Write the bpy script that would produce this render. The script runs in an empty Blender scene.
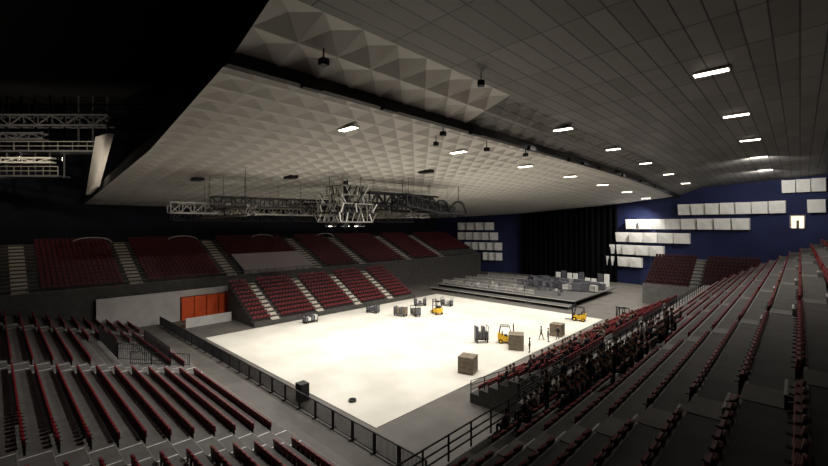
import bpy, math, random
from math import sin, cos, pi, radians
from mathutils import Vector, Matrix
random.seed(7)
scene = bpy.context.scene
try:
    scene.view_settings.view_transform = 'Standard'
except Exception as e:
    print(e)
COL = scene.collection

# ---------------------------------------------------------------- materials
def mat(name, c1, c2=None, rough=0.7, scale=3.0, metal=0.0, emit=None, es=0.0, spec=0.3):
    m = bpy.data.materials.new(name); m.use_nodes = True
    nt = m.node_tree; b = nt.nodes['Principled BSDF']
    b.inputs['Roughness'].default_value = rough
    b.inputs['Metallic'].default_value = metal
    b.inputs['Specular IOR Level'].default_value = spec
    if c2 is None: c2 = tuple(x*0.75 for x in c1)
    tc = nt.nodes.new('ShaderNodeTexCoord')
    n = nt.nodes.new('ShaderNodeTexNoise'); n.inputs['Scale'].default_value = scale
    n.inputs['Detail'].default_value = 4
    r = nt.nodes.new('ShaderNodeValToRGB')
    r.color_ramp.elements[0].position = 0.35; r.color_ramp.elements[1].position = 0.65
    r.color_ramp.elements[0].color = (*c2, 1); r.color_ramp.elements[1].color = (*c1, 1)
    nt.links.new(tc.outputs['Object'], n.inputs['Vector'])
    nt.links.new(n.outputs['Fac'], r.inputs['Fac'])
    nt.links.new(r.outputs['Color'], b.inputs['Base Color'])
    if emit:
        b.inputs['Emission Color'].default_value = (*emit, 1)
        b.inputs['Emission Strength'].default_value = es
    return m

M = dict(
 floor=mat('floor_concrete', (.12,.11,.10), (.085,.078,.07), .6, .4),
 white=mat('white_floor_cover', (.62,.595,.53), (.50,.48,.42), .5, .22),
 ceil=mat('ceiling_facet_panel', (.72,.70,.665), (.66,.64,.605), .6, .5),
 ceilm=mat('ceiling_facet_panel_half_shade', (.58,.565,.53), (.53,.515,.485), .6, .5),
 ceil2=mat('ceiling_facet_panel_shade', (.46,.445,.42), (.42,.405,.38), .6, .5),  # panel colour darkened for painted facet shading; lamp housings share it
 dark=mat('black_steel', (.012,.012,.013), None, .5, 5),
 void=mat('black_void', (.004,.004,.005), None, .9, 1),
 conc=mat('tier_concrete', (.26,.25,.24), (.21,.20,.19), .8, 1.2),
 conc_mid=mat('tier_floor_dark_grey', (.15,.143,.137), (.115,.11,.105), .8, 1.2),
 conc_dark=mat('tier_concrete_dark', (.05,.046,.043), (.035,.033,.031), .8, 1.2),
 nose=mat('step_nosing', (.40,.38,.36), None, .7, 3),
 nosed=mat('step_nosing_grey', (.24,.23,.22), None, .7, 3),
 line=mat('aisle_marking_white', (.85,.83,.80), None, .7, 3),
 stair=mat('stair_concrete', (.45,.41,.35), (.37,.34,.29), .8, 2),
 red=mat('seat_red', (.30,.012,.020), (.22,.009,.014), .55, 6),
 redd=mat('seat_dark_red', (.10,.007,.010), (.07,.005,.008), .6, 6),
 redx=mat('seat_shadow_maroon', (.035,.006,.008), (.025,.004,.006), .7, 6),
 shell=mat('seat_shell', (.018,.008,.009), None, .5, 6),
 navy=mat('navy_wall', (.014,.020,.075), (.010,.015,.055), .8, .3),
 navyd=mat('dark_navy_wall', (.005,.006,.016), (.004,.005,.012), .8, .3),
 curtain=mat('black_drape', (.0035,.0035,.0045), (.002,.002,.0025), 1.0, 2, spec=.05),
 box=mat('acoustic_box_white', (.80,.79,.76), (.72,.71,.68), .6, 1),
 wallw=mat('concourse_wall_white', (.42,.40,.38), (.35,.335,.32), .7, .5),
 orange=mat('orange_door', (.65,.09,.02), (.55,.07,.015), .5, 1),
 alu=mat('aluminium_truss', (.30,.285,.26), (.2,.19,.17), .45, 4, .3),
 yellow=mat('forklift_yellow', (.70,.42,.02), (.6,.35,.02), .45, 3),
 rubber=mat('rubber', (.015,.015,.015), None, .8, 4),
 crate=mat('crate_grey_brown', (.20,.165,.12), (.14,.115,.085), .8, 3),
 wood=mat('pallet_wood', (.30,.21,.12), (.22,.15,.08), .8, 5),
 case=mat('flight_case', (.10,.10,.11), (.07,.07,.08), .5, 3),
 casel=mat('flight_case_light', (.50,.48,.45), (.40,.385,.36), .5, 3),
 deck=mat('stage_deck', (.10,.096,.092), (.075,.072,.068), .6, .6),
 lamp=mat('lamp_lens', (1,.95,.85), None, .5, 1, emit=(1,.90,.74), es=9),
 lampd=mat('warm_doorway', (1,.9,.75), None, .5, 1, emit=(1,.76,.5), es=1.3),
 skin=mat('skin', (.50,.28,.19), (.45,.25,.17), .6, 9),
 hair=mat('hair_brown', (.03,.018,.01), None, .7, 9),
 trousers=mat('dark_trousers', (.018,.02,.028), None, .8, 9),
 s1=mat('shirt_black', (.015,.015,.017), None, .8, 9),
 s2=mat('shirt_grey', (.12,.11,.10), None, .8, 9),
 s3=mat('jacket_navy', (.02,.03,.06), None, .8, 9),
 s4=mat('jacket_olive', (.06,.05,.03), None, .8, 9),
 s5=mat('shirt_light', (.4,.38,.35), None, .8, 9),
 screen=mat('grey_cover', (.34,.29,.30), (.28,.24,.25), .8, 3),
)
def panel_mat():
    m = bpy.data.materials.new('ceiling_strip_panel'); m.use_nodes = True
    nt = m.node_tree; b = nt.nodes['Principled BSDF']; b.inputs['Roughness'].default_value = .55
    tc = nt.nodes.new('ShaderNodeTexCoord')
    mp = nt.nodes.new('ShaderNodeMapping'); mp.inputs['Rotation'].default_value = (0,0,radians(90))
    br = nt.nodes.new('ShaderNodeTexBrick')
    br.inputs['Scale'].default_value = 1.0
    br.inputs['Color1'].default_value = (.21,.20,.19,1); br.inputs['Color2'].default_value = (.145,.14,.132,1)
    br.inputs['Mortar'].default_value = (.02,.019,.018,1)
    br.inputs['Mortar Size'].default_value = .045
    br.inputs['Brick Width'].default_value = 5.0; br.inputs['Row Height'].default_value = 1.1
    br.offset = 0.0
    nt.links.new(tc.outputs['Object'], mp.inputs['Vector'])
    nt.links.new(mp.outputs['Vector'], br.inputs['Vector'])
    nt.links.new(br.outputs['Color'], b.inputs['Base Color'])
    return m
M['panel'] = panel_mat()

# ---------------------------------------------------------------- mesh builder
class MB:
    def __init__(s): s.v=[]; s.f=[]; s.m=[]; s.mats=[]
    def mi(s, k):
        if k not in s.mats: s.mats.append(k)
        return s.mats.index(k)
    def poly(s, pts, k):
        b=len(s.v); s.v.extend([tuple(p) for p in pts]); s.f.append(tuple(range(b,b+len(pts)))); s.m.append(s.mi(k))
    def hexa(s, p, k):
        b=len(s.v); s.v.extend([tuple(q) for q in p]); i=s.mi(k)
        for f in ((0,3,2,1),(4,5,6,7),(0,1,5,4),(1,2,6,5),(2,3,7,6),(3,0,4,7)):
            s.f.append(tuple(b+j for j in f)); s.m.append(i)
    def box(s, x0,x1,y0,y1,z0,z1,k):
        s.hexa([(x0,y0,z0),(x1,y0,z0),(x1,y1,z0),(x0,y1,z0),(x0,y0,z1),(x1,y0,z1),(x1,y1,z1),(x0,y1,z1)],k)
    def beam(s, a,b,r,k,r2=None):
        a=Vector(a); b=Vector(b); d=(b-a)
        if d.length<1e-6: return
        d.normalize(); up=Vector((0,0,1)) if abs(d.z)<.95 else Vector((1,0,0))
        u=d.cross(up).normalized(); w=u.cross(d).normalized(); r2=r2 or r
        s.hexa([a-u*r-w*r2,a+u*r-w*r2,b+u*r-w*r2,b-u*r-w*r2,a-u*r+w*r2,a+u*r+w*r2,b+u*r+w*r2,b-u*r+w*r2],k)
    def cyl(s, c, axis, r, h, k, n=14):
        c=Vector(c); ax=Vector(axis).normalized(); up=Vector((0,0,1)) if abs(ax.z)<.9 else Vector((1,0,0))
        u=ax.cross(up).normalized(); w=ax.cross(u)
        b=len(s.v); i=s.mi(k)
        for e in (-h/2,h/2):
            for j in range(n):
                a=2*pi*j/n; s.v.append(tuple(c+ax*e+u*(r*cos(a))+w*(r*sin(a))))
        for j in range(n):
            q=(j+1)%n; s.f.append((b+j,b+q,b+n+q,b+n+j)); s.m.append(i)
        s.f.append(tuple(b+j for j in range(n))[::-1]); s.m.append(i)
        s.f.append(tuple(b+n+j for j in range(n))); s.m.append(i)
    def mesh(s, name):
        me=bpy.data.meshes.new(name); me.from_pydata(s.v,[],s.f); 
        for k in s.mats: me.materials.append(M[k])
        me.polygons.foreach_set('material_index', s.m); me.update(); return me
    def obj(s, name, label=None, cat=None, kind=None, parent=None, group=None, loc=None, rot=0):
        o=bpy.data.objects.new(name, s.mesh(name)); COL.objects.link(o)
        tag(o,label,cat,kind,group); 
        if loc: o.location=loc
        o.rotation_euler=(0,0,rot)
        if parent: o.parent=parent
        return o
def tag(o,label=None,cat=None,kind=None,group=None):
    if label: o['label']=label
    if cat: o['category']=cat
    if kind: o['kind']=kind
    if group: o['group']=group
def struct(mb,name): return mb.obj(name, kind='structure')
def copy_tree(src, kids, loc, rot=0, sc=1.0):
    o=src.copy(); COL.objects.link(o); o.location=loc; o.rotation_euler=(0,0,rot)
    o.scale=(sc,sc,sc) if not isinstance(sc,tuple) else sc
    for c in kids:
        k=c.copy(); k.parent=o; COL.objects.link(k)
    return o

# ---------------------------------------------------------------- ceiling shape
H=15.0
PROF=[(-92,3.5),(-78.5,4.3),(-42,6.7),(-20.5,8.4),(-16,9.9),(-4.3,10.3),(14,10.9)]
def prof(x):
    for (a,za),(b,zb) in zip(PROF,PROF[1:]):
        if x<=b: return za+(zb-za)*(x-a)/(b-a)
    return PROF[-1][1]
def zc(x,y): return H+prof(x)-(1.8*((y-50)/64)**2 if y>50 else 0)
def y0(x):
    if x>-20.5: return 8.3
    if x>-42: return 8.3+1.5*(-20.5-x)/21.5
    return 9.8+1.0*(-42-x)/36.5

def facet(mb, xa, xb, nx, ny, depth, ks, yend=115.5, ks2=None, lim=.4, fade=.7):
    for i in range(nx):
        x1=xa+(xb-xa)*i/nx; x2=xa+(xb-xa)*(i+1)/nx
        for j in range(ny):
            def P(x,t,dz=0):
                y=y0(x)+(yend-y0(x))*t; return (x,y,zc(x,y)+dz)
            t1=j/ny; t2=(j+1)/ny
            kk=ks if (t1<lim or not ks2) else ks2
            dp=depth*(1-fade*min(1,t1*1.3))
            a,b,c,d=P(x1,t1),P(x2,t1),P(x2,t2),P(x1,t2); e=P((x1+x2)/2,(t1+t2)/2,dp)
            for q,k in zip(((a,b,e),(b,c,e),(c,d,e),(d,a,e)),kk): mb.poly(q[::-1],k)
KN=('ceil2','ceil','ceil','ceil2'); KF=('ceilm','ceil','ceil','ceilm')  # shading put into the colour: south and west triangles darker, milder far off
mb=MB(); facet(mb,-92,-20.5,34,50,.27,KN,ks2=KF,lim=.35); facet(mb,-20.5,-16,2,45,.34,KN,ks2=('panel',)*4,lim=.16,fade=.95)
facet(mb,-16,14,12,44,.03,('panel',)*4)
xs=[-92,-78.5,-60,-42,-30,-20.5,-16,-4.3,14]
for a,b in zip(xs,xs[1:]):
    pa=(a,y0(a),zc(a,8)); pb=(b,y0(b),zc(b,8))
    mb.poly([pa,pb,(pb[0],pb[1],pb[2]+1.2),(pa[0],pa[1],pa[2]+1.2)],'dark')
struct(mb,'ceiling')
mb=MB(); mb.box(-92,14,-14,117,33,33.4,'void'); struct(mb,'ceiling_roof_deck')

mb=MB(); ys=[8.0]+[14+10*i for i in range(11)]
for a,b in zip(ys,ys[1:]):
    mb.beam((-20.5,a,zc(-20.5,a)-.15),(-20.5,b,zc(-20.5,b)-.15),.30,'dark',.36)
    mb.beam((-20.1,a+4,zc(-20.5,a)-.5),(-20.1,a+5.2,zc(-20.5,a)-.5),.22,'dark')
mb.obj('ceiling_girder','long black steel girder running beneath faceted ceiling','girder')

# ---------------------------------------------------------------- shell
mb=MB(); mb.box(-92,14,-14,117,-.3,0,'floor'); struct(mb,'floor')
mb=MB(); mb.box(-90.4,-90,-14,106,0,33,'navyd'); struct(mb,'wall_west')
mb=MB(); mb.box(-62,-36,114,114.4,0,33,'void'); struct(mb,'wall_north')
def slabwall(name,p,q,z0,z1,k='navy',th=.3):
    mb=MB(); p=Vector((*p,0)); q=Vector((*q,0)); d=(q-p).normalized(); n=Vector((-d.y,d.x,0))*th
    mb.hexa([(p.x,p.y,z0),(q.x,q.y,z0),(q.x+n.x,q.y+n.y,z0),(p.x+n.x,p.y+n.y,z0),(p.x,p.y,z1),(q.x,q.y,z1),(q.x+n.x,q.y+n.y,z1),(p.x+n.x,p.y+n.y,z1)],k)
    return struct(mb,name)
slabwall('wall_northeast',(-36,114),(14,103.6),0,33)
slabwall('wall_northwest',(-90,105),(-62,114),0,33)
mb=MB(); mb.box(13,13.4,-14,104,0,33,'void'); struct(mb,'wall_east')
mb=MB(); mb.box(-90,13,-14,-13.6,0,33,'void'); struct(mb,'wall_south')

mb=MB(); mb.box(-57,-22.6,19.6,67,0,.04,'white')
mb.obj('arena_floor_cover','large rectangular cream-white covering laid on the arena floor','floor covering')

# ---------------------------------------------------------------- tiers
SEATS=[]
def tier(label, m, L, n, pitch, rise, z0, rot, aisles, base=0.0, cm='conc', aw=1.3, seatw=.56, seatoff=.62, skip=None, lines=(), gap=.25, am='stair', nz='nose', front=None):
    mb=MB()
    def bx(s0,s1,t0,t1,za,zb,k,b=None):
        b=b or mb
        xa,ya=m(s0,t0); xb,yb=m(s1,t1)
        b.box(min(xa,xb),max(xa,xb),min(ya,yb),max(ya,yb),za,zb,k)
    for i in range(n):
        z=z0+rise*i
        bx(0,L,i*pitch,(i+1)*pitch,base,z,cm)
        bx(0,L,i*pitch-.01,i*pitch+.06,z-.05,z+.012,nz)
        for a in lines:
            for e in (-1.0,1.0): bx(a+e-.05,a+e+.05,i*pitch+.07,(i+1)*pitch-.02,z,z+.012,'line')
    if front: bx(0,L,-.15,0,base,z0+.6,front)
    o=mb.obj('grandstand',label,'grandstand')
    for a in aisles:
        sb=MB()
        for i in range(n):
            z=z0+rise*i
            bx(a-aw/2,a+aw/2,i*pitch+.0,(i+1)*pitch-.02,z,z+.02,am,sb)
            if i<n-1:
                bx(a-aw/2,a+aw/2,(i+1)*pitch-.34,(i+1)*pitch-.015,z,z+rise/2,am,sb)
                if am=='conc': bx(a-aw/2,a+aw/2,(i+1)*pitch-.35,(i+1)*pitch-.29,z+rise/2,z+rise/2+.012,'line',sb)
        sb.obj('aisle_stair',parent=o)
    s=.35; 
    while s<L-.3:
        if all(abs(s-a)>aw/2+gap for a in aisles):
            for i in range(n):
                if skip and skip(s,i): continue
                x,y=m(s,i*pitch+seatoff); SEATS.append((x,y,z0+rise*i,rot))
        s+=seatw
    return o
tier('dark red upper seating tier along the long side of the arena', lambda s,t:(-71-t,-10+s),114,14,.98,.44,6.3,-pi/2,[12.5,25,39,56.5,68,83,96],base=0,cm='conc_dark',seatw=.6,aw=1.6,gap=.9,
     skip=lambda s,i:(40.5<s<55 and i<6) or (s>97 and i<3), nz='conc_mid')
tier('retractable lower seating tier with lit stairs beside the white floor', lambda s,t:(-57.5-t,26.5+s),34,10,.95,.5,.7,-pi/2,[3.5,11.5,19.5,27.5],cm='conc_dark',aw=1.3,nz='conc_dark')
tier('low temporary seating tier behind the black barrier', lambda s,t:(-70+s,14.6-t),52.5,16,1.25,.36,.35,0,[],cm='conc_mid',seatoff=.85,nz='nosed',
     skip=lambda s,i: any(abs(s-a)<1.3 for a in (8,26,44.5)) or (14<s<24.5 and 1<i<6), lines=(8,26,44.5) )
tier('lower seating tier next to the white floor', lambda s,t:(-20.2+t,28+s),36,9,.92,.5,.8,pi/2,[9,19,29],cm='conc_dark',am='conc',nz='conc')
tier('steep upper seating tier of grey concrete steps and maroon seats', lambda s,t:(-10+t,1+s),83,15,1.12,.655,5.6,pi/2,[12,25,38,51,64,76],cm='conc_mid',seatoff=.85,am='conc')
tier('short dark seating tier at the end below the navy wall', lambda s,t:(-22+s,87+t),34,10,.95,.55,3.2,pi,[8,18,28],cm='conc_dark',am='conc_mid',nz='conc_mid',front='conc_mid')
mb=MB(); mb.box(-11.9,-10,21,84,0,4.75,'conc'); mb.obj('walkway_block','grey concrete walkway between the seating tiers','walkway')
mb=MB()
for i in range(6):
    t0=-71.1-i*.98; mb.poly([(t0,31,6.9+i*.44),(t0,45,6.9+i*.44),(t0-.98,45,7.34+i*.44),(t0-.98,31,7.34+i*.44)],'screen')
mb.poly([(-71.1,31,6.35),(-71.1,45,6.35),(-71.1,45,6.9),(-71.1,31,6.9)],'screen')
mb.obj('seat_cover_sheet','pale grey cover sheet stretched over a block of upper seats','cover')
for y in (11.5,25,40.7,56.6):
    mb=MB(); n=14
    for i in range(n):
        a=pi*i/n; b=pi*(i+1)/n
        mb.beam((-84.4,y-2.6*cos(a),12.05+.9*sin(a)),(-84.4,y-2.6*cos(b),12.05+.9*sin(b)),.08,'wallw')
    mb.obj('entrance_arch','slim pale arch over an entrance at top of tier','arch',group='entrance arches')

# --------------------------------------------------- seats
near=[]; 
ca=radians(43.7); F=(-sin(ca),cos(ca)); R=(cos(ca),sin(ca))
for s in SEATS:
    d=s[0]*F[0]+s[1]*F[1]; r=s[0]*R[0]+s[1]*R[1]; z=s[2]+.6-H
    vis = d>1 and abs(r/d)<1.02 and (225-404*z/d)<480
    near.append((d if vis else 1e9, s))
near.sort(key=lambda t:t[0])
ind=[s for d,s in near[:300]]; rest=[s for d,s in near[300:]]
def seat_parts():
    fr=MB()
    for sx in (-.25,.25):
        fr.box(sx-.015,sx+.015,-.20,-.10,0,.46,'dark'); fr.box(sx-.015,sx+.015,-.22,-.02,.56,.59,'dark'); fr.box(sx-.015,sx+.015,-.22,-.16,.40,.60,'dark')
    fr.box(-.25,.25,-.19,-.15,.40,.44,'dark')
    bk=MB(); n=6
    pts=[]
    for i in range(n+1):
        x=-.225+.45*i/n; c=.04*(1-(x/.225)**2)
        zt=.84-.05*abs(x/.225)**3
        pts.append([(x,-.16-c,.42),(x,-.22-c,zt),(x,-.19-c,.42),(x,-.26-c,zt-.01)])
    for a,b in zip(pts,pts[1:]):
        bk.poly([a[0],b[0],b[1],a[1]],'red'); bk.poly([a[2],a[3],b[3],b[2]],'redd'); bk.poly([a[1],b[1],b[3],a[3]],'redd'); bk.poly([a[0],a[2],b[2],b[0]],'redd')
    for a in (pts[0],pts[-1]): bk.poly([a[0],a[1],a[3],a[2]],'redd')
    pn=MB(); pn.hexa([(-.21,-.15,.44),(.21,-.15,.44),(.21,-.09,.44),(-.21,-.09,.44),(-.20,-.20,.78),(.20,-.20,.78),(.20,-.13,.78),(-.20,-.13,.78)],'red')
    return fr,bk,pn
fr,bk,pn=seat_parts()
SL='maroon folding stadium seat with tipped-up cushion and black frame'
base=fr.obj('stadium_seat',SL,'seat',group='folding seats on the seating tiers')
kb=bk.obj('backrest',parent=base); kp=pn.obj('seat_cushion',parent=base)
for idx,s in enumerate(ind):
    if idx==0: base.location=s[:3]; base.rotation_euler=(0,0,s[3])
    else: copy_tree(base,(kb,kp),s[:3],s[3])
mb=MB()
for (x,y,z,r) in rest:
    c,sn=round(cos(r)),round(sin(r))
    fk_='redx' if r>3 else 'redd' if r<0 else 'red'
    def T(px,py,pz): return (x+c*px-sn*py,y+sn*px+c*py,z+pz)
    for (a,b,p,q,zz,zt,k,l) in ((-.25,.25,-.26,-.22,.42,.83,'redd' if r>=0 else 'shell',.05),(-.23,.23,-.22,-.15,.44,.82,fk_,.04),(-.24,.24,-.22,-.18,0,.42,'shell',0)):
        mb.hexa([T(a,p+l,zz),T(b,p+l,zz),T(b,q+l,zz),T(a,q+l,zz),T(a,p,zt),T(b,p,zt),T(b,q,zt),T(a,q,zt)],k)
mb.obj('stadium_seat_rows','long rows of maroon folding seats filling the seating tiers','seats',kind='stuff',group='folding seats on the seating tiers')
print('SEATS',len(SEATS))

# --------------------------------------------------- concourse wall and orange doors
mb=MB(); mb.box(-70.35,-70.1,10,29,3.7,4.7,'wallw'); mb.box(-70.35,-70.1,10,20.4,0,3.7,'wallw'); mb.box(-70.35,-70.1,28,29,0,3.7,'wallw')
mb.obj('concourse_wall','pale concrete wall surrounding the orange gate doors','wall')
for i in range(4):
    mb=MB(); y=20.6+i*1.85; mb.box(-70.1,-69.98,y,y+1.75,0,3.6,'orange')
    mb.box(-69.98,-69.93,y+.1,y+1.65,.15,3.4,'orange')
    o=mb.obj('gate_door','orange-red steel gate door in the pale concourse wall','door',group='orange gate doors')
    h=MB(); h.box(-69.93,-69.85,y+1.45,y+1.5,1,1.3,'alu'); h.obj('handle',parent=o)
mb=MB(); mb.box(-64.6,-64.4,19.5,26,0,1.4,'wallw'); mb.obj('partition_wall','low pale partition wall by the orange doors','wall')

# --------------------------------------------------- barriers
def barrier():
    mb=MB(); w=2.3; t=1.35
    mb.beam((-w/2,0,t),(w/2,0,t),.035,'dark'); mb.beam((-w/2,0,.12),(w/2,0,.12),.03,'dark')
    for i in range(21):
        x=-w/2+.05+i*(w-.1)/20; mb.beam((x,0,.12),(x,0,t),.015 if i%20 else .04,'dark')
    for x in (-w/2+.05,w/2-.05): mb.box(x-.03,x+.03,-.3,.3,0,.05,'dark'); mb.beam((x,0,.03),(x,0,.15),.03,'dark')
    return mb
b0=barrier().obj('crowd_barrier','black steel crowd barrier with vertical bars','barrier',group='barriers along the white floor')
for i in range(23):
    p=(-68+2.33*i,17.4,0)
    if i==0: b0.location=p
    else: copy_tree(b0,(),p)

def rail(pts,name='handrail',label='black tubular handrail at the seating tier',h=1.05,k='dark',bars=False):
    mb=MB()
    for a,b in zip(pts,pts[1:]):
        a=Vector(a); b=Vector(b); n=max(1,int((b-a).length/1.5))
        for hh in ((h,h*.66,h*.33) if not bars else (h,.1)): mb.beam(a+Vector((0,0,hh)),b+Vector((0,0,hh)),.025,k)
        for i in range(n+1):
            p=a.lerp(b,i/n); mb.beam(p,p+Vector((0,0,h)),.03,k)
        if bars:
            n=int((b-a).length/.16)
            for i in range(n+1):
                p=a.lerp(b,i/n); mb.beam(p+Vector((0,0,.1)),p+Vector((0,0,h)),.014,k)
    return mb.obj(name,label,'handrail')
rail([(-10.1,8,5.6),(-10.1,84,5.6)])
rail([(-11.8,21.2,4.75),(-11.8,27.8,4.75)]); rail([(-11.8,21.1,4.75),(-10.2,21.1,4.75)])
rail([(-20.1,28,.8),(-12,28.05,5)])
rail([(-56,12.5,1.1),(-56,8.2,2.4),(-46.2,8.2,2.4),(-46.2,12.5,1.1),(-56,12.5,1.1)],label='black handrail around the entry opening in the tier',h=1.5,bars=True)
rail([(-51,12.5,1.1),(-51,8.2,2.4)],label='black handrail around the entry opening in the tier',h=1.5,bars=True)
rail([(-45.2,14,.6),(-45.2,9,2.0)],label='black handrail beside the tier aisle',h=1.2,bars=True)
rail([(-17.4,14.5,.5),(-17.4,-2,5)])
rail([(-70.6,-9,6.3),(-70.6,100,6.3)],h=.7)
mb=MB(); mb.box(-.45,.45,-.4,.4,0,1.5,'dark'); mb.box(-.38,.38,.4,.44,.1,1.4,'case'); mb.cyl((0,.45,.4),(0,1,0),.28,.04,'rubber'); mb.cyl((0,.45,.95),(0,1,0),.14,.04,'rubber')
mb.obj('loudspeaker','black loudspeaker cabinet standing by the barrier','loudspeaker',loc=(-30.8,18.4,0))
mb=MB(); mb.cyl((0,0,.12),(0,0,1),.35,.16,'dark'); mb.cyl((0,0,.22),(0,0,1),.2,.08,'rubber'); mb.obj('cable_coil','small black cable coil on the white floor','cable',loc=(-27.5,21.2,.0))

# --------------------------------------------------- stage
mb=MB(); mb.box(-62,-29.5,73,96,1.0,1.2,'deck')
for x in range(-61,-30,4):
    for y in range(74,96,6): mb.beam((x,y,0),(x,y,1.0),.06,'alu')
mb.box(-62,-29.5,72.95,73,1.1,1.2,'casel'); mb.box(-62,-29.5,73.4,73.5,0,1.0,'dark')
mb.obj('stage_platform','large dark grey stage platform on steel legs beneath the black curtain','stage')
for k in range(4):
    mb=MB(); mb.box(-62+k*8.2,-54+k*8.2,70.3,72.6,.5,.6,'deck'); mb.box(-62+k*8.2,-54+k*8.2,70.25,70.3,.52,.62,'casel')
    for x in (-61.8,-58,-54.2):
        for y in (70.5,72.4): mb.beam((x+k*8.2,y,0),(x+k*8.2,y,.5),.05,'alu')
    mb.obj('stage_riser','low grey stage riser before the main stage','platform',group='stage risers')
def flight_case(k):
    mb=MB(); mb.box(-.6,.6,-.4,.4,.15,1.15,k)
    for x in (-.6,.6):
        for y in (-.4,.4): mb.beam((x,y,.15),(x,y,1.15),.03,'case'); mb.cyl((x*.8,y*.8,.075),(0,1,0),.075,.05,'rubber',8)
    for z in (.15,.75,1.15): mb.beam((-.6,-.4,z),(.6,-.4,z),.025,'case')
    return mb
fcs=[flight_case('case').obj('flight_case','dark flight case with metal edges on stage','case',group='flight cases'),
     flight_case('casel').obj('flight_case','light grey flight case with metal edges on stage','case',group='flight cases')]
first=[True,True]
sbm=MB()
for i in range(9): sbm.beam((-.9+i*.225,0,.1),(-.9+i*.225,0,.75),.025,'casel')
for z in (.1,.75): sbm.beam((-.95,0,z),(.95,0,z),.045,'casel')
for x in (-.9,.9): sbm.box(x-.04,x+.04,-.3,.3,0,.08,'casel')
sb0=sbm.obj('stage_barrier','pale steel barrier standing in a row on stage','barrier',group='pale barriers on stage')
fs=True
for row,(y,xa,xb) in enumerate(((75,-61,-38),(79,-61,-42),(84,-61,-45),(89,-61,-47),(94,-61,-48))):
    x=xa
    while x<xb:
        p=(x+random.uniform(-.15,.15),y,1.2)
        if random.random()<.9:
            if fs: sb0.location=p; fs=False
            else: copy_tree(sb0,(),p,random.uniform(-.12,.12))
        x+=2.15
for i in range(64):
    if i<20: x=-57+i*1.2; y=77+random.choice((0,4)); sc=random.uniform(.4,.6); k=random.choice((0,0,1))
    else: x=-47+(i%22)*.78; y=(86,91)[(i//22)%2]+random.uniform(-2.2,2.2); sc=random.uniform(.7,1.5); k=random.choice((0,0,1))
    p=(x,y,1.2); r=random.uniform(-.5,.5)
    if first[k]: fcs[k].location=p; fcs[k].scale=(.6,.6,.6); first[k]=False
    else: copy_tree(fcs[k],(),p,r,sc)
for i in range(9):
    mb=MB(); x=-43+i*1.4; hh=1.2+random.choice((1.6,2.4,2.8))
    for j in range(6):
        a=x+j*.18; mb.hexa([(a,95,1.2),(a+.18,95,1.2),(a+.18,95.1+.1*(j%2),1.2),(a,95.1+.1*((j+1)%2),1.2),(a,95,hh),(a+.18,95,hh),(a+.18,95.1+.1*(j%2),hh),(a,95.1+.1*((j+1)%2),hh)],'box' if i%3!=1 else 'case')
    mb.obj('fabric_screen','pleated fabric screen standing upright on stage','screen',group='fabric screens')
mb=MB(); nx=150
for i in range(nx):
    xa=-62+27.6*i/nx; xb=-62+27.6*(i+1)/nx
    def yy(x): return 112.6+.3*sin(x*4.2)+.12*sin(x*9.1)
    mb.poly([(xa,yy(xa),0),(xb,yy(xb),0),(xb,yy(xb),zc(xb,112)-.2),(xa,yy(xa),zc(xa,112)-.2)],'curtain')
mb.obj('stage_curtain','tall black pleated curtain hanging behind the stage','curtain')

# --------------------------------------------------- acoustic boxes
def abox(w,h,dp):
    mb=MB(); mb.hexa([(-w/2,0,0),(w/2,0,0),(w/2,-dp*.45,.0),(-w/2,-dp*.9,.0),(-w/2,0,h),(w/2,0,h),(w/2,-dp*.6,h),(-w/2,-dp*1.2,h)],'box')
    return mb
ab=abox(2,2.4,1.4).obj('acoustic_box','white wedge-shaped acoustic box mounted on the navy wall','acoustic panel',group='acoustic boxes on the navy walls')
firstb=True
def along(px,p,q):
    a=(px-414)/404; dx=F[0]+R[0]*a; dy=F[1]+R[1]*a
    ex,ey=q[0]-p[0],q[1]-p[1]
    det=dx*(-ey)+ex*dy; t=(p[0]*(-ey)+ex*p[1])/det; return (dx*t,dy*t,t)
def putbox(x,y,z,rot,sc):
    global firstb
    if firstb: ab.location=(x,y,z); ab.rotation_euler=(0,0,rot); firstb=False; ab.scale=sc
    else: copy_tree(ab,(),(x,y,z),rot,sc)
def boxrow(xa,xb,z,n,P,Q,rot):
    A=along(xa,P,Q); B=along(xb,P,Q); sp=math.hypot(B[0]-A[0],B[1]-A[1])/n
    for i in range(n):
        f=(i+.5)/n; putbox(A[0]+(B[0]-A[0])*f, A[1]+(B[1]-A[1])*f-.15, z,rot,(sp*.86/2,1,1))
P1,Q1=(-36,114),(14,103.6); rotw=math.atan2(Q1[1]-P1[1],Q1[0]-P1[0])
for (xa,xb,z,n) in ((783,828,21.2,3),(680,788,17.3,7),(808,828,17.3,1),(628,752,14.0,8),(618,692,10.7,5),(612,666,7.5,4),(609,644,4.4,3)):
    boxrow(xa,xb,z,n,P1,Q1,rotw)
P2,Q2=(-90,105),(-62,114); rot2=math.atan2(9,28)
for (xa,xb,z,n) in ((459,495,13.4,4),(459,499,10.2,5),(466,503,7.0,5),(484,503,3.8,3)):
    boxrow(xa,xb,z,n,P2,Q2,rot2)
A=along(798,P1,Q1); mb=MB(); mb.box(-.9,.9,-.15,0,0,2.3,'lampd'); mb.box(-1.1,-.9,-.4,0,0,2.5,'wallw'); mb.box(.9,1.1,-.4,0,0,2.5,'wallw'); mb.box(-1.1,1.1,-.4,0,2.3,2.5,'wallw')
mb.box(-.2,.2,-.2,-.15,0,1.5,'s2')
mb.obj('lit_doorway','brightly lit cream doorway in the navy wall','doorway',loc=(A[0],A[1]-.05,14.4),rot=rotw)

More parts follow.
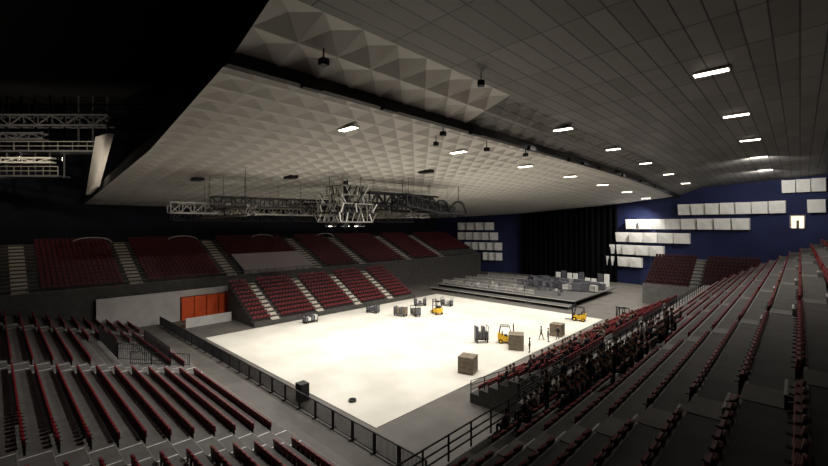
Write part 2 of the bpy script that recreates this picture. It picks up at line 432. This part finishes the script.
# --------------------------------------------------- ceiling lamps
LC=(1,.955,.88)
def spot(x,y,z,p,ang=140,tgt=None,col=LC,r=.3):
    l=bpy.data.lights.new('lamp_light','SPOT'); l.energy=p; l.spot_size=radians(ang); l.spot_blend=.8; l.shadow_soft_size=r; l.color=col
    o=bpy.data.objects.new('lamp_light',l); COL.objects.link(o); o.location=(x,y,z)
    if tgt: o.rotation_euler=(Vector(tgt)-Vector((x,y,z))).to_track_quat('-Z','Y').to_euler()
    return o
lb=MB(); lb.box(-1.0,1.0,-.38,.38,0,.12,'ceil2')
lp=MB(); lp.box(-.92,.92,-.3,.3,-.04,.0,'lamp')
lo=lb.obj('ceiling_light','slim rectangular lit ceiling lamp mounted flush with panels','ceiling light',group='ceiling lamps in rows'); lk=lp.obj('lamp_lens',parent=lo)
fl=True
for (x,ys_,n,pw,sa) in ((-26.5,20,7,9500,140),(-17,39,6,7500,120),(-4.3,33.2,5,2600,140)):
    for i in range(n):
        y=ys_+14.6*i; z=zc(x,y)-.14
        if y>112: continue
        if fl: lo.location=(x,y,z); fl=False
        else: copy_tree(lo,(lk,),(x,y,z))
        if x>-10 and y>70: spot(x,y,z-.5,4500,150,(x-8,112,13))
        else: spot(x,y,z-.5,pw,sa,(x-(10 if x<-20 else 9 if x<-10 else 2),y,0))
for i,(x,y) in enumerate(((-55,18),(-48,27),(-36,40),(-70,30))):
    mb=MB(); mb.box(-1,1,-.5,.5,0,.4,'dark'); 
    for j in range(6): mb.box(-.95,.95,-.45+j*.16,-.38+j*.16,-.04,0,'case')
    mb.obj('ceiling_vent','black slatted ventilation hatch in the ceiling','vent',loc=(x,y,zc(x,y)-.25),group='ceiling vents')
hs=MB(); hs.box(-.22,.22,-.2,.2,-.4,-.05,'dark'); hs.beam((0,0,-.05),(0,0,.5),.03,'dark'); hs.cyl((0,-.22,-.22),(0,1,0),.13,.06,'rubber')
h0=hs.obj('hanging_speaker','small black loudspeaker hanging from the ceiling','loudspeaker',group='small hanging loudspeakers')
for i,(x,y) in enumerate(((-18,12),(-15,22),(-22.5,34),(-24,28),(-21.5,40),(-20,52),(-19.6,64),(-21.5,26))):
    p=(x,y,zc(x,y)-.5)
    if i==0: h0.location=p
    else: copy_tree(h0,(),p,i*.7)

# --------------------------------------------------- trusses
def truss(a,b,w,k,label,name='lighting_truss',step=1.2,r=.085,top=None):
    a=Vector(a); b=Vector(b); d=(b-a); L=d.length; d.normalize(); u=d.cross(Vector((0,0,1))).normalized()*w/2; v=Vector((0,0,w/2))
    mb=MB(); n=max(2,int(L/step)); cs=[u+v,u-v,-u-v,-u+v]
    for c in cs: mb.beam(a+c,b+c,r,k)
    for i in range(n):
        p=a+d*(L*i/n); q=a+d*(L*(i+1)/n)
        for j in range(4):
            c,e=cs[j],cs[(j+1)%4]
            mb.beam(p+c,(q+e),r*.6,k) if i%2 else mb.beam(p+e,q+c,r*.6,k)
            mb.beam(p+c,p+e,r*.6,k)
    for t in (.1,.5,.9):
        p=a.lerp(b,t); mb.beam(p,(p.x,p.y,(top or zc(p.x,p.y)+.1)),.02,'dark')
    return mb.obj(name,label,'truss')
TL='long aluminium lighting truss hung from the ceiling'; TD='black lighting truss hung among the aluminium trusses'
truss((-52,14,17.0),(-52,58,17.0),1.2,'alu',TL)
truss((-58,16,16.2),(-58,60,16.2),1.2,'dark',TD)
truss((-60,20,16.4),(-44,20,16.6),.9,'alu','short aluminium cross truss hung from the ceiling')
truss((-60,44,16.6),(-42,44,16.6),.9,'alu','short aluminium cross truss hung from the ceiling')
truss((-62,30,17.6),(-47.8,35,17.8),.9,'dark',TD)
truss((-56,26,17.9),(-48,56,17.6),.9,'alu',TL)
truss((-50,18,17.8),(-50,56,18.2),1.1,'dark',TD)
truss((-45,37,18.8),(-45,52,18.8),1.8,'dark','heavy black truss with diagonal bracing over the arena',step=1.5,r=.14)
truss((-40.5,40,18.6),(-44.5,56,17.2),1.5,'dark','heavy black truss hung over the arena',step=1.4,r=.14)
mb=MB(); 
for k in range(4):
    yb=42+k*4.5
    for j in range(10):
        a=pi*j/10; b=pi*(j+1)/10
        mb.beam((-42.5,yb-2.1*cos(a),17.0+2.0*sin(a)),(-42.5,yb-2.1*cos(b),17.0+2.0*sin(b)),.15,'dark')
mb.beam((-42.5,39.8,17),(-42.5,57.8,17),.15,'dark')
mb.beam((-42.5,42,19),(-42.5,42,zc(-42.5,42)),.04,'dark'); mb.beam((-42.5,55.5,19),(-42.5,55.5,zc(-42.5,55.5)),.04,'dark')
mb.obj('arched_truss','black truss with a row of curved arches hanging over the arena','truss')
mb=MB(); cx,cy=-44.8,33.3
for z in (15.4,16.6,17.8,19.0,20.2):
    w=2.6 if z<18 else 1.8
    for a,b in (((-w,-w),(w,-w)),((w,-w),(w,w)),((w,w),(-w,w)),((-w,w),(-w,-w))):
        mb.beam((cx+a[0],cy+a[1],z),(cx+b[0],cy+b[1],z),.08,'dark' if z in (16.6,) else 'alu')
        for j in range(7):
            t=j/6; x=cx+a[0]+(b[0]-a[0])*t; y=cy+a[1]+(b[1]-a[1])*t
            if z<19.5: mb.beam((x,y,z),(x+random.uniform(-.9,.9),y+random.uniform(-.5,.5),z+1.2),.06,random.choice(('dark','alu','alu','ceil')))
for j in range(10):
    a=random.uniform(0,6.28); mb.beam((cx+3*cos(a),cy+3*sin(a),random.uniform(15.5,17)),(cx-2*cos(a+.6),cy-2*sin(a+.6),random.uniform(17,20)),.05,'dark')
for sx in (-1.5,1.5):
    for sy in (-1.5,1.5): mb.beam((cx+sx,cy+sy,15.4),(cx+sx,cy+sy,zc(cx,cy)),.06,'alu')
mb.beam((cx,cy,14.6),(cx,cy,21),.3,'dark')
rig=mb.obj('hanging_rig','lit metal lattice rig cage hanging from ceiling centre','lighting rig')
for j in range(8):
    a=j*pi/4; h=MB(); c=Vector((cx+2.4*cos(a),cy+2.4*sin(a),15.1)); h.cyl(c,(0,0,1),.28,.5,'dark',10); h.cyl(c-Vector((0,0,.27)),(0,0,1),.24,.05,'lamp' if j%3==0 else 'box',10); h.obj('spotlight',parent=rig)
for (x,y) in ((-48,22),(-45,33),(-48,48),(-46,62)):
    spot(x,y,14.2 if y==33 else 15.8,8500,150,(x+2,y,0))  # added spots that light the floor; only the rig one has lamp heads

# --------------------------------------------------- gantry at dark upper part
G0=Vector((-82,-2,0)); GD=Vector((R[0],R[1],0)); GN=Vector((F[0],F[1],0))
def gp(u,v,z): return G0+GD*u+GN*v+Vector((0,0,z))
def gdeck(u0,u1,z,label,rk='alu'):
    mb=MB(); mb.hexa([gp(u0,0,z),gp(u1,0,z),gp(u1,2,z),gp(u0,2,z),gp(u0,0,z+.25),gp(u1,0,z+.25),gp(u1,2,z+.25),gp(u0,2,z+.25)],'case')
    u=u0
    while u<=u1+.01:
        mb.beam(gp(u,0,z+.25),gp(u,0,z+1.4),.05,rk); mb.beam(gp(u,1,z),gp(u,1,32.95),.09,'case'); u+=2
    for h in (.8,1.4): mb.beam(gp(u0,0,z+h),gp(u1,0,z+h),.05,rk)
    return mb.obj('catwalk',label,'catwalk')
gdeck(0,18,25.0,'steel maintenance catwalk with railings under the roof')
gdeck(-2,12,21.6,'lower steel maintenance catwalk with railings')
for (u0,u1,z,w,k) in ((-2,19,29.3,1.4,'case'),(4,11,23.9,.6,'box'),(-2,10,27.2,.8,'case')):
    truss(gp(u0,.5,z),gp(u1,.5,z),w,k,'steel truss above the maintenance catwalk',name='catwalk_truss',step=1.8,r=.1,top=32.95)
mb=MB()
A_=Vector((-78,10.4,19.5)); B_=Vector((-69,10.2,20.2)); C_=Vector((-62,10.6,26.4)); D_=Vector((-67,10.0,26.6)); n=9
for i in range(n):
    for (s0,s1,o0,o1) in ((0,.5,0,.6),(.5,1,.6,0)):
        ta=(i+s0)/n; tb=(i+s1)/n
        a=A_.lerp(B_,ta); b=A_.lerp(B_,tb); c=D_.lerp(C_,tb); d=D_.lerp(C_,ta)
        mb.poly([a+Vector((0,-o0,0)),b+Vector((0,-o1,0)),c+Vector((0,-o1,0)),d+Vector((0,-o0,0))],'wallw')
mb.obj('soffit_panel','cream lit pleated soffit panel beside the ceiling edge','panel')
for i,(u,z) in enumerate(((11,24.3),(5,24.4),(2,20.9))):  # lamps added so the dark catwalk shows, not known fixtures
    mb=MB(); mb.cyl((0,0,0),(0,1,0),.28,.4,'dark',12); mb.cyl((0,.21,0),(0,1,0),.24,.03,'lamp',12); mb.beam((0,0,.2),(0,0,.7),.04,'dark')
    p=gp(u,1.5,z); mb.obj('added_catwalk_light','small bright lamp added to light the catwalk','lamp',loc=tuple(p))
spot(-64,6.5,21,1200,130,(-68,10.4,23.5),col=(1,.88,.7))  # added unseen spot that brightens the soffit panel
spot(-70,-3,25,2200,150,tuple(gp(8,0,24)),col=(1,.85,.65))  # added unseen spot that brightens the catwalk decks

# --------------------------------------------------- forklifts, crates, carts
def forklift():
    b=MB()
    b.hexa([(-.55,-1.1,.35),(.55,-1.1,.35),(.55,.7,.25),(-.55,.7,.25),(-.5,-1.15,1.15),(.5,-1.15,1.15),(.55,.7,.7),(-.55,.7,.7)],'yellow')
    b.box(-.5,.5,-.5,.1,.7,.95,'rubber'); b.box(-.5,.5,-.6,-.48,.9,1.4,'rubber')
    root=b.obj('forklift','yellow forklift truck with black mast parked on white floor','forklift')
    g=MB()
    for x in (-.48,.48):
        g.beam((x,-.95,1.1),(x,-.75,2.1),.04,'dark'); g.beam((x,.65,.7),(x,.35,2.1),.04,'dark')
    for i in range(6): g.beam((-.5,-.75+i*.22,2.12),(.5,-.75+i*.22,2.12),.03,'dark')
    g.beam((-.5,-.75,2.12),(-.5,.35,2.12),.04,'dark'); g.beam((.5,-.75,2.12),(.5,.35,2.12),.04,'dark')
    m=MB()
    for x in (-.3,.3): m.beam((x,.85,.1),(x,.85,2.4),.06,'dark')
    for z in (.2,1.2,2.3): m.beam((-.3,.85,z),(.3,.85,z),.04,'dark')
    fk=MB()
    for x in (-.25,.25): fk.box(x-.06,x+.06,.9,2.0,.08,.13,'dark'); fk.box(x-.06,x+.06,.9,.95,.08,.7,'dark')
    kids=[g.obj('overhead_guard',parent=root),m.obj('mast',parent=root),fk.obj('fork',parent=root)]
    for x in (-.55,.55):
        for y,r in ((-.75,.26),(.5,.32)):
            w=MB(); w.cyl((x,y,r),(1,0,0),r,.2,'rubber',16); w.cyl((x*1.2,y,r),(1,0,0),r*.5,.04,'yellow',12); kids.append(w.obj('wheel',parent=root))
    return root,kids
fo,fk=forklift(); fo.location=(-27,45.3,.04); fo.rotation_euler=(0,0,-1.0); fo['group']='forklifts'
copy_tree(fo,fk,(-25.1,63.5,.04),1.8)
o=copy_tree(fo,fk,(-19.9,67.6,0),2.6); o['label']='yellow forklift truck parked beyond the seating tier'
o=copy_tree(fo,fk,(-44.3,51.9,.04),1.2); o['label']='yellow forklift truck beside equipment carts'
def crates(nx,ny,nz,k,s=.95):
    b=MB()
    b.box(-nx*s/2,nx*s/2,-ny*s/2,ny*s/2,.11,.15,'wood')
    for x in (-1,0,1): b.box(x*nx*s*.45-.06,x*nx*s*.45+.06,-ny*s/2,ny*s/2,0,.11,'wood')
    for a in range(nx):
        for c in range(ny):
            for e in range(nz):
                x=-nx*s/2+a*s; y=-ny*s/2+c*s; z=.15+e*s*.62
                b.box(x+.02,x+s-.02,y+.02,y+s-.02,z,z+s*.6,k); b.box(x,x+s,y,y+s,z+s*.5,z+s*.56,k)
    return b
crates(2,2,3,'crate',.82).obj('crate_stack','stack of grey-brown crates on a wooden pallet','crates',loc=(-24.5,33.6,.04),rot=.3)
crates(2,2,3,'crate',.9).obj('crate_stack','tall stack of brown crates beside the forklift','crates',loc=(-24.9,44.0,.04),rot=.5)
crates(2,2,3,'crate',.8).obj('crate_stack','stack of crates on a pallet near the tier','crates',loc=(-23.8,53,.04),rot=.1)
def cart(k,n,label,loc,rot=0):
    b=MB(); b.box(-1.1,1.1,-.5,.5,.3,.38,'dark')
    for x in (-.9,.9):
        for y in (-.4,.4): b.cyl((x,y,.15),(0,1,0),.15,.08,'rubber',10); b.beam((x,y,.15),(x,y,.3),.03,'dark')
    for x in (-1.05,1.05):
        for y in (-.45,.45): b.beam((x,y,.38),(x,y,1.5),.03,'dark')
        b.beam((x,-.45,1.5),(x,.45,1.5),.03,'dark')
    for i in range(n):
        x=-.85+1.7*i/max(1,n-1); h=random.uniform(.5,1.1); b.box(x-.22,x+.22,-.4,.4,.38,.38+h,k if i%2 else 'case')
    return b.obj('equipment_cart',label,'cart',loc=loc,rot=rot,group='equipment carts')
cart('case',4,'dark equipment cart loaded with black cases',(-52.7,45,.04),.3)
cart('crate',4,'wheeled cart loaded with crates and cases',(-47.6,46.6,.04),.2)
cart('crate',3,'wheeled cart loaded with crates and cases',(-45.9,48.4,.04),-.4)
cart('case',3,'dark equipment cart loaded with black cases',(-50.9,54.9,.04),1)
cart('casel',3,'equipment cart with light grey cases',(-47.3,58.3,.04),.2)
cart('casel',4,'equipment cart with light grey cases by the tier',(-54.3,33.8,.04),1.5)
o=cart('case',4,'tall black machine on wheels with bars',(-29.4,43.2,.04),.9); o.scale=(.75,1.0,1.4)

# --------------------------------------------------- people
def person(pose):
    V=[];E=[];Rd=[]
    def add(p,r,par=None):
        V.append(p);Rd.append(r)
        if par is not None:E.append((par,len(V)-1))
        return len(V)-1
    ph=.95 if pose!='sit' else .50
    pel=add((0,0,ph),(.15,.11)); sp=add((0,.01,ph+.22),(.135,.10),pel); ch=add((0,0,ph+.43),(.17,.12),sp)
    nk=add((0,.005,ph+.56),(.055,.055),ch); hb=add((0,.03,ph+.64),(.07,.08),nk); hm=add((0,.03,ph+.72),(.078,.095),hb); add((0,.02,ph+.80),(.055,.065),hm)
    for sgn in (-1,1):
        fw={'stand':.04,'walk':.16*sgn,'sit':.2}[pose]
        sh=add((.18*sgn,0,ph+.46),(.06,.06),ch)
        if pose=='sit':
            el=add((.24*sgn,.05,ph+.20),(.045,.045),sh); wr=add((.15*sgn,.27,ph+.13),(.03,.03),el); dr=Vector((-.2*sgn,.95,-.1))
        else:
            el=add((.24*sgn,-.02+fw*.5,ph+.18),(.045,.045),sh); wr=add((.25*sgn,.06+fw,ph-.06),(.03,.03),el); dr=Vector((0,.25,-.97))
        w=Vector(V[wr]); pm=w+dr*.07; p=add(tuple(pm),(.035,.022),wr)
        for f in range(4):
            o=Vector(((f-1.5)*.018,0,0)) if pose=='sit' else Vector((0,(f-1.5)*.018,0))
            a=add(tuple(pm+o+dr*.05),(.009,.009),p); add(tuple(pm+o+dr*(.08+.01*(1-abs(f-1.3)))+Vector((-.012*sgn,0,-.006))),(.008,.008),a)
        a=add(tuple(w+dr*.05+Vector((-.03*sgn,.03,0))),(.010,.010),p); add(tuple(w+dr*.09+Vector((-.04*sgn,.04,0))),(.009,.009),a)
        if pose=='sit':
            hp=add((.10*sgn,.03,ph-.02),(.09,.09),pel); kn=add((.13*sgn,.45,ph+.0),(.062,.062),hp); an=add((.13*sgn,.47,.09),(.045,.045),kn)
            add((.14*sgn,.64,.04),(.04,.035),an)
        else:
            st={'stand':0,'walk':-.28*sgn}[pose]
            hp=add((.09*sgn,0,ph-.06),(.095,.095),pel); kn=add((.10*sgn,.03+st*.55,.50),(.062,.062),hp); an=add((.10*sgn,st,.09),(.045,.045),kn)
            add((.12*sgn,st+.17,.04),(.042,.035),an)
    me=bpy.data.meshes.new('p'); me.from_pydata(V,E,[]); ob=bpy.data.objects.new('p',me); COL.objects.link(ob)
    sk=ob.modifiers.new('s','SKIN'); sk.use_smooth_shade=True
    for i,r in enumerate(Rd): me.skin_vertices[0].data[i].radius=r
    me.skin_vertices[0].data[0].use_root=True
    ss=ob.modifiers.new('u','SUBSURF'); ss.levels=1
    dg=bpy.context.evaluated_depsgraph_get(); dg.update()
    m2=bpy.data.meshes.new_from_object(ob.evaluated_get(dg)); bpy.data.objects.remove(ob)
    m2.materials.clear()
    for k in ('s1','trousers','skin','rubber'): m2.materials.append(M[k])
    for p in m2.polygons:
        c=p.center; i=0
        if c.z>ph+.53: i=2
        elif c.z<.1: i=3
        elif pose=='sit' and abs(c.x)<.21 and c.y>.27 and c.z>ph+.09: i=2
        elif pose=='sit' and (c.z<ph+.08): i=1
        elif pose!='sit' and abs(c.x)>.19 and c.z<ph-.04 : i=2
        elif pose!='sit' and c.z<ph+.03 and abs(c.x)<.2: i=1
        p.material_index=i
    body=bpy.data.objects.new('person',m2); COL.objects.link(body)
    h=MB(); n=12; zb=ph+.74
    for i in range(5):
        for j in range(n):
            def S(i_,j_):
                th=(pi*.60)*i_/5; a=2*pi*j_/n; return (.092*sin(th)*cos(a),.012+.108*sin(th)*sin(a),zb+.012+.105*cos(th))
            h.poly([S(i,j),S(i+1,j),S(i+1,j+1),S(i,j+1)],'hair')
    hr=h.obj('hair',parent=body)
    kids=[hr]; yq=.03+.092
    f=MB(); f.hexa([(-.014,yq-.01,zb-.05),(.014,yq-.01,zb-.05),(.010,yq+.025,zb-.045),(-.010,yq+.025,zb-.045),(-.006,yq-.01,zb+.0),(.006,yq-.01,zb+.0),(.004,yq+.004,zb),(-.004,yq+.004,zb)],'skin'); kids.append(f.obj('nose',parent=body))
    for sx in (-.032,.032): f=MB(); f.cyl((sx,yq-.004,zb-.005),(0,1,0),.010,.012,'hair',8); kids.append(f.obj('eye',parent=body))
    f=MB(); f.box(-.022,.022,yq-.014,yq+.0,zb-.078,zb-.07,'redd'); kids.append(f.obj('mouth',parent=body))
    for sx in (-.085,.085): f=MB(); f.cyl((sx,.03,zb-.02),(1,0,0),.025,.018,'skin',8); kids.append(f.obj('ear',parent=body))
    return body,kids
PP={k:person(k) for k in ('stand','walk','sit')}
used=set()
SH=[('s1','black top'),('s2','grey sweater'),('s3','navy jacket'),('s4','olive jacket'),('s1','black top'),('s5','light shirt')]
def put(pose,loc,rot,si,group=None,act=None):
    b,k=PP[pose]
    if pose in used: o=copy_tree(b,k,loc,rot)
    else: used.add(pose); o=b; o.location=loc; o.rotation_euler=(0,0,rot)
    sm,sl=SH[si]
    o.material_slots[0].link='OBJECT'; o.material_slots[0].material=M[sm]
    act=act or {'stand':'standing','walk':'walking','sit':'sitting on a stadium seat'}[pose]
    tag(o,f'person in {sl} and dark trousers {act}','person',None,group)
for (x,y,p,si) in ((-22.9,43.6,'stand',0),(-24.4,49.5,'walk',0),(-23.3,49.2,'stand',2),(-22.9,51.2,'walk',0)):
    put(p,(x,y,.04),random.uniform(0,6),si,act={'stand':'standing','walk':'walking'}[p]+' on the white floor')
taken=set()
for i in range(120):
    r=random.choice((0,0,1,1,2,2,3)); y=random.triangular(15,42,22); y=round(y/.56)*.56
    if (r,y) in taken: continue
    taken.add((r,y)); pose='sit' if random.random()<.8 else 'stand'
    x=-10+1.12*r
    put(pose,(x+.66 if pose=='sit' else x+.35,y,5.6+.655*r),pi/2+random.uniform(-.3,.3),random.choice((0,0,1,2,3,4,5)),'people on the seating tier')
taken=set()
for i in range(60):
    r=random.randint(3,8); y=round(random.uniform(28.5,50)/.56)*.56
    if (r,y) in taken: continue
    taken.add((r,y)); x=-20.2+.92*r
    put('sit',(x+.44,y,.8+.5*r),pi/2+random.uniform(-.2,.2),random.choice((0,0,1,2,3,4,5)),'people on the seating tier')

# --------------------------------------------------- world, camera
w=bpy.data.worlds.new('world'); scene.world=w; w.use_nodes=True
w.node_tree.nodes['Background'].inputs['Color'].default_value=(.9,.88,.85,1); w.node_tree.nodes['Background'].inputs['Strength'].default_value=.01
cam=bpy.data.cameras.new('camera'); co=bpy.data.objects.new('camera',cam); COL.objects.link(co)
co.location=(0,0,H); co.rotation_euler=(pi/2,0,ca); cam.lens=404/828*36; cam.sensor_width=36; cam.shift_y=-8/828; cam.clip_end=500; cam.clip_start=.05
scene.camera=co
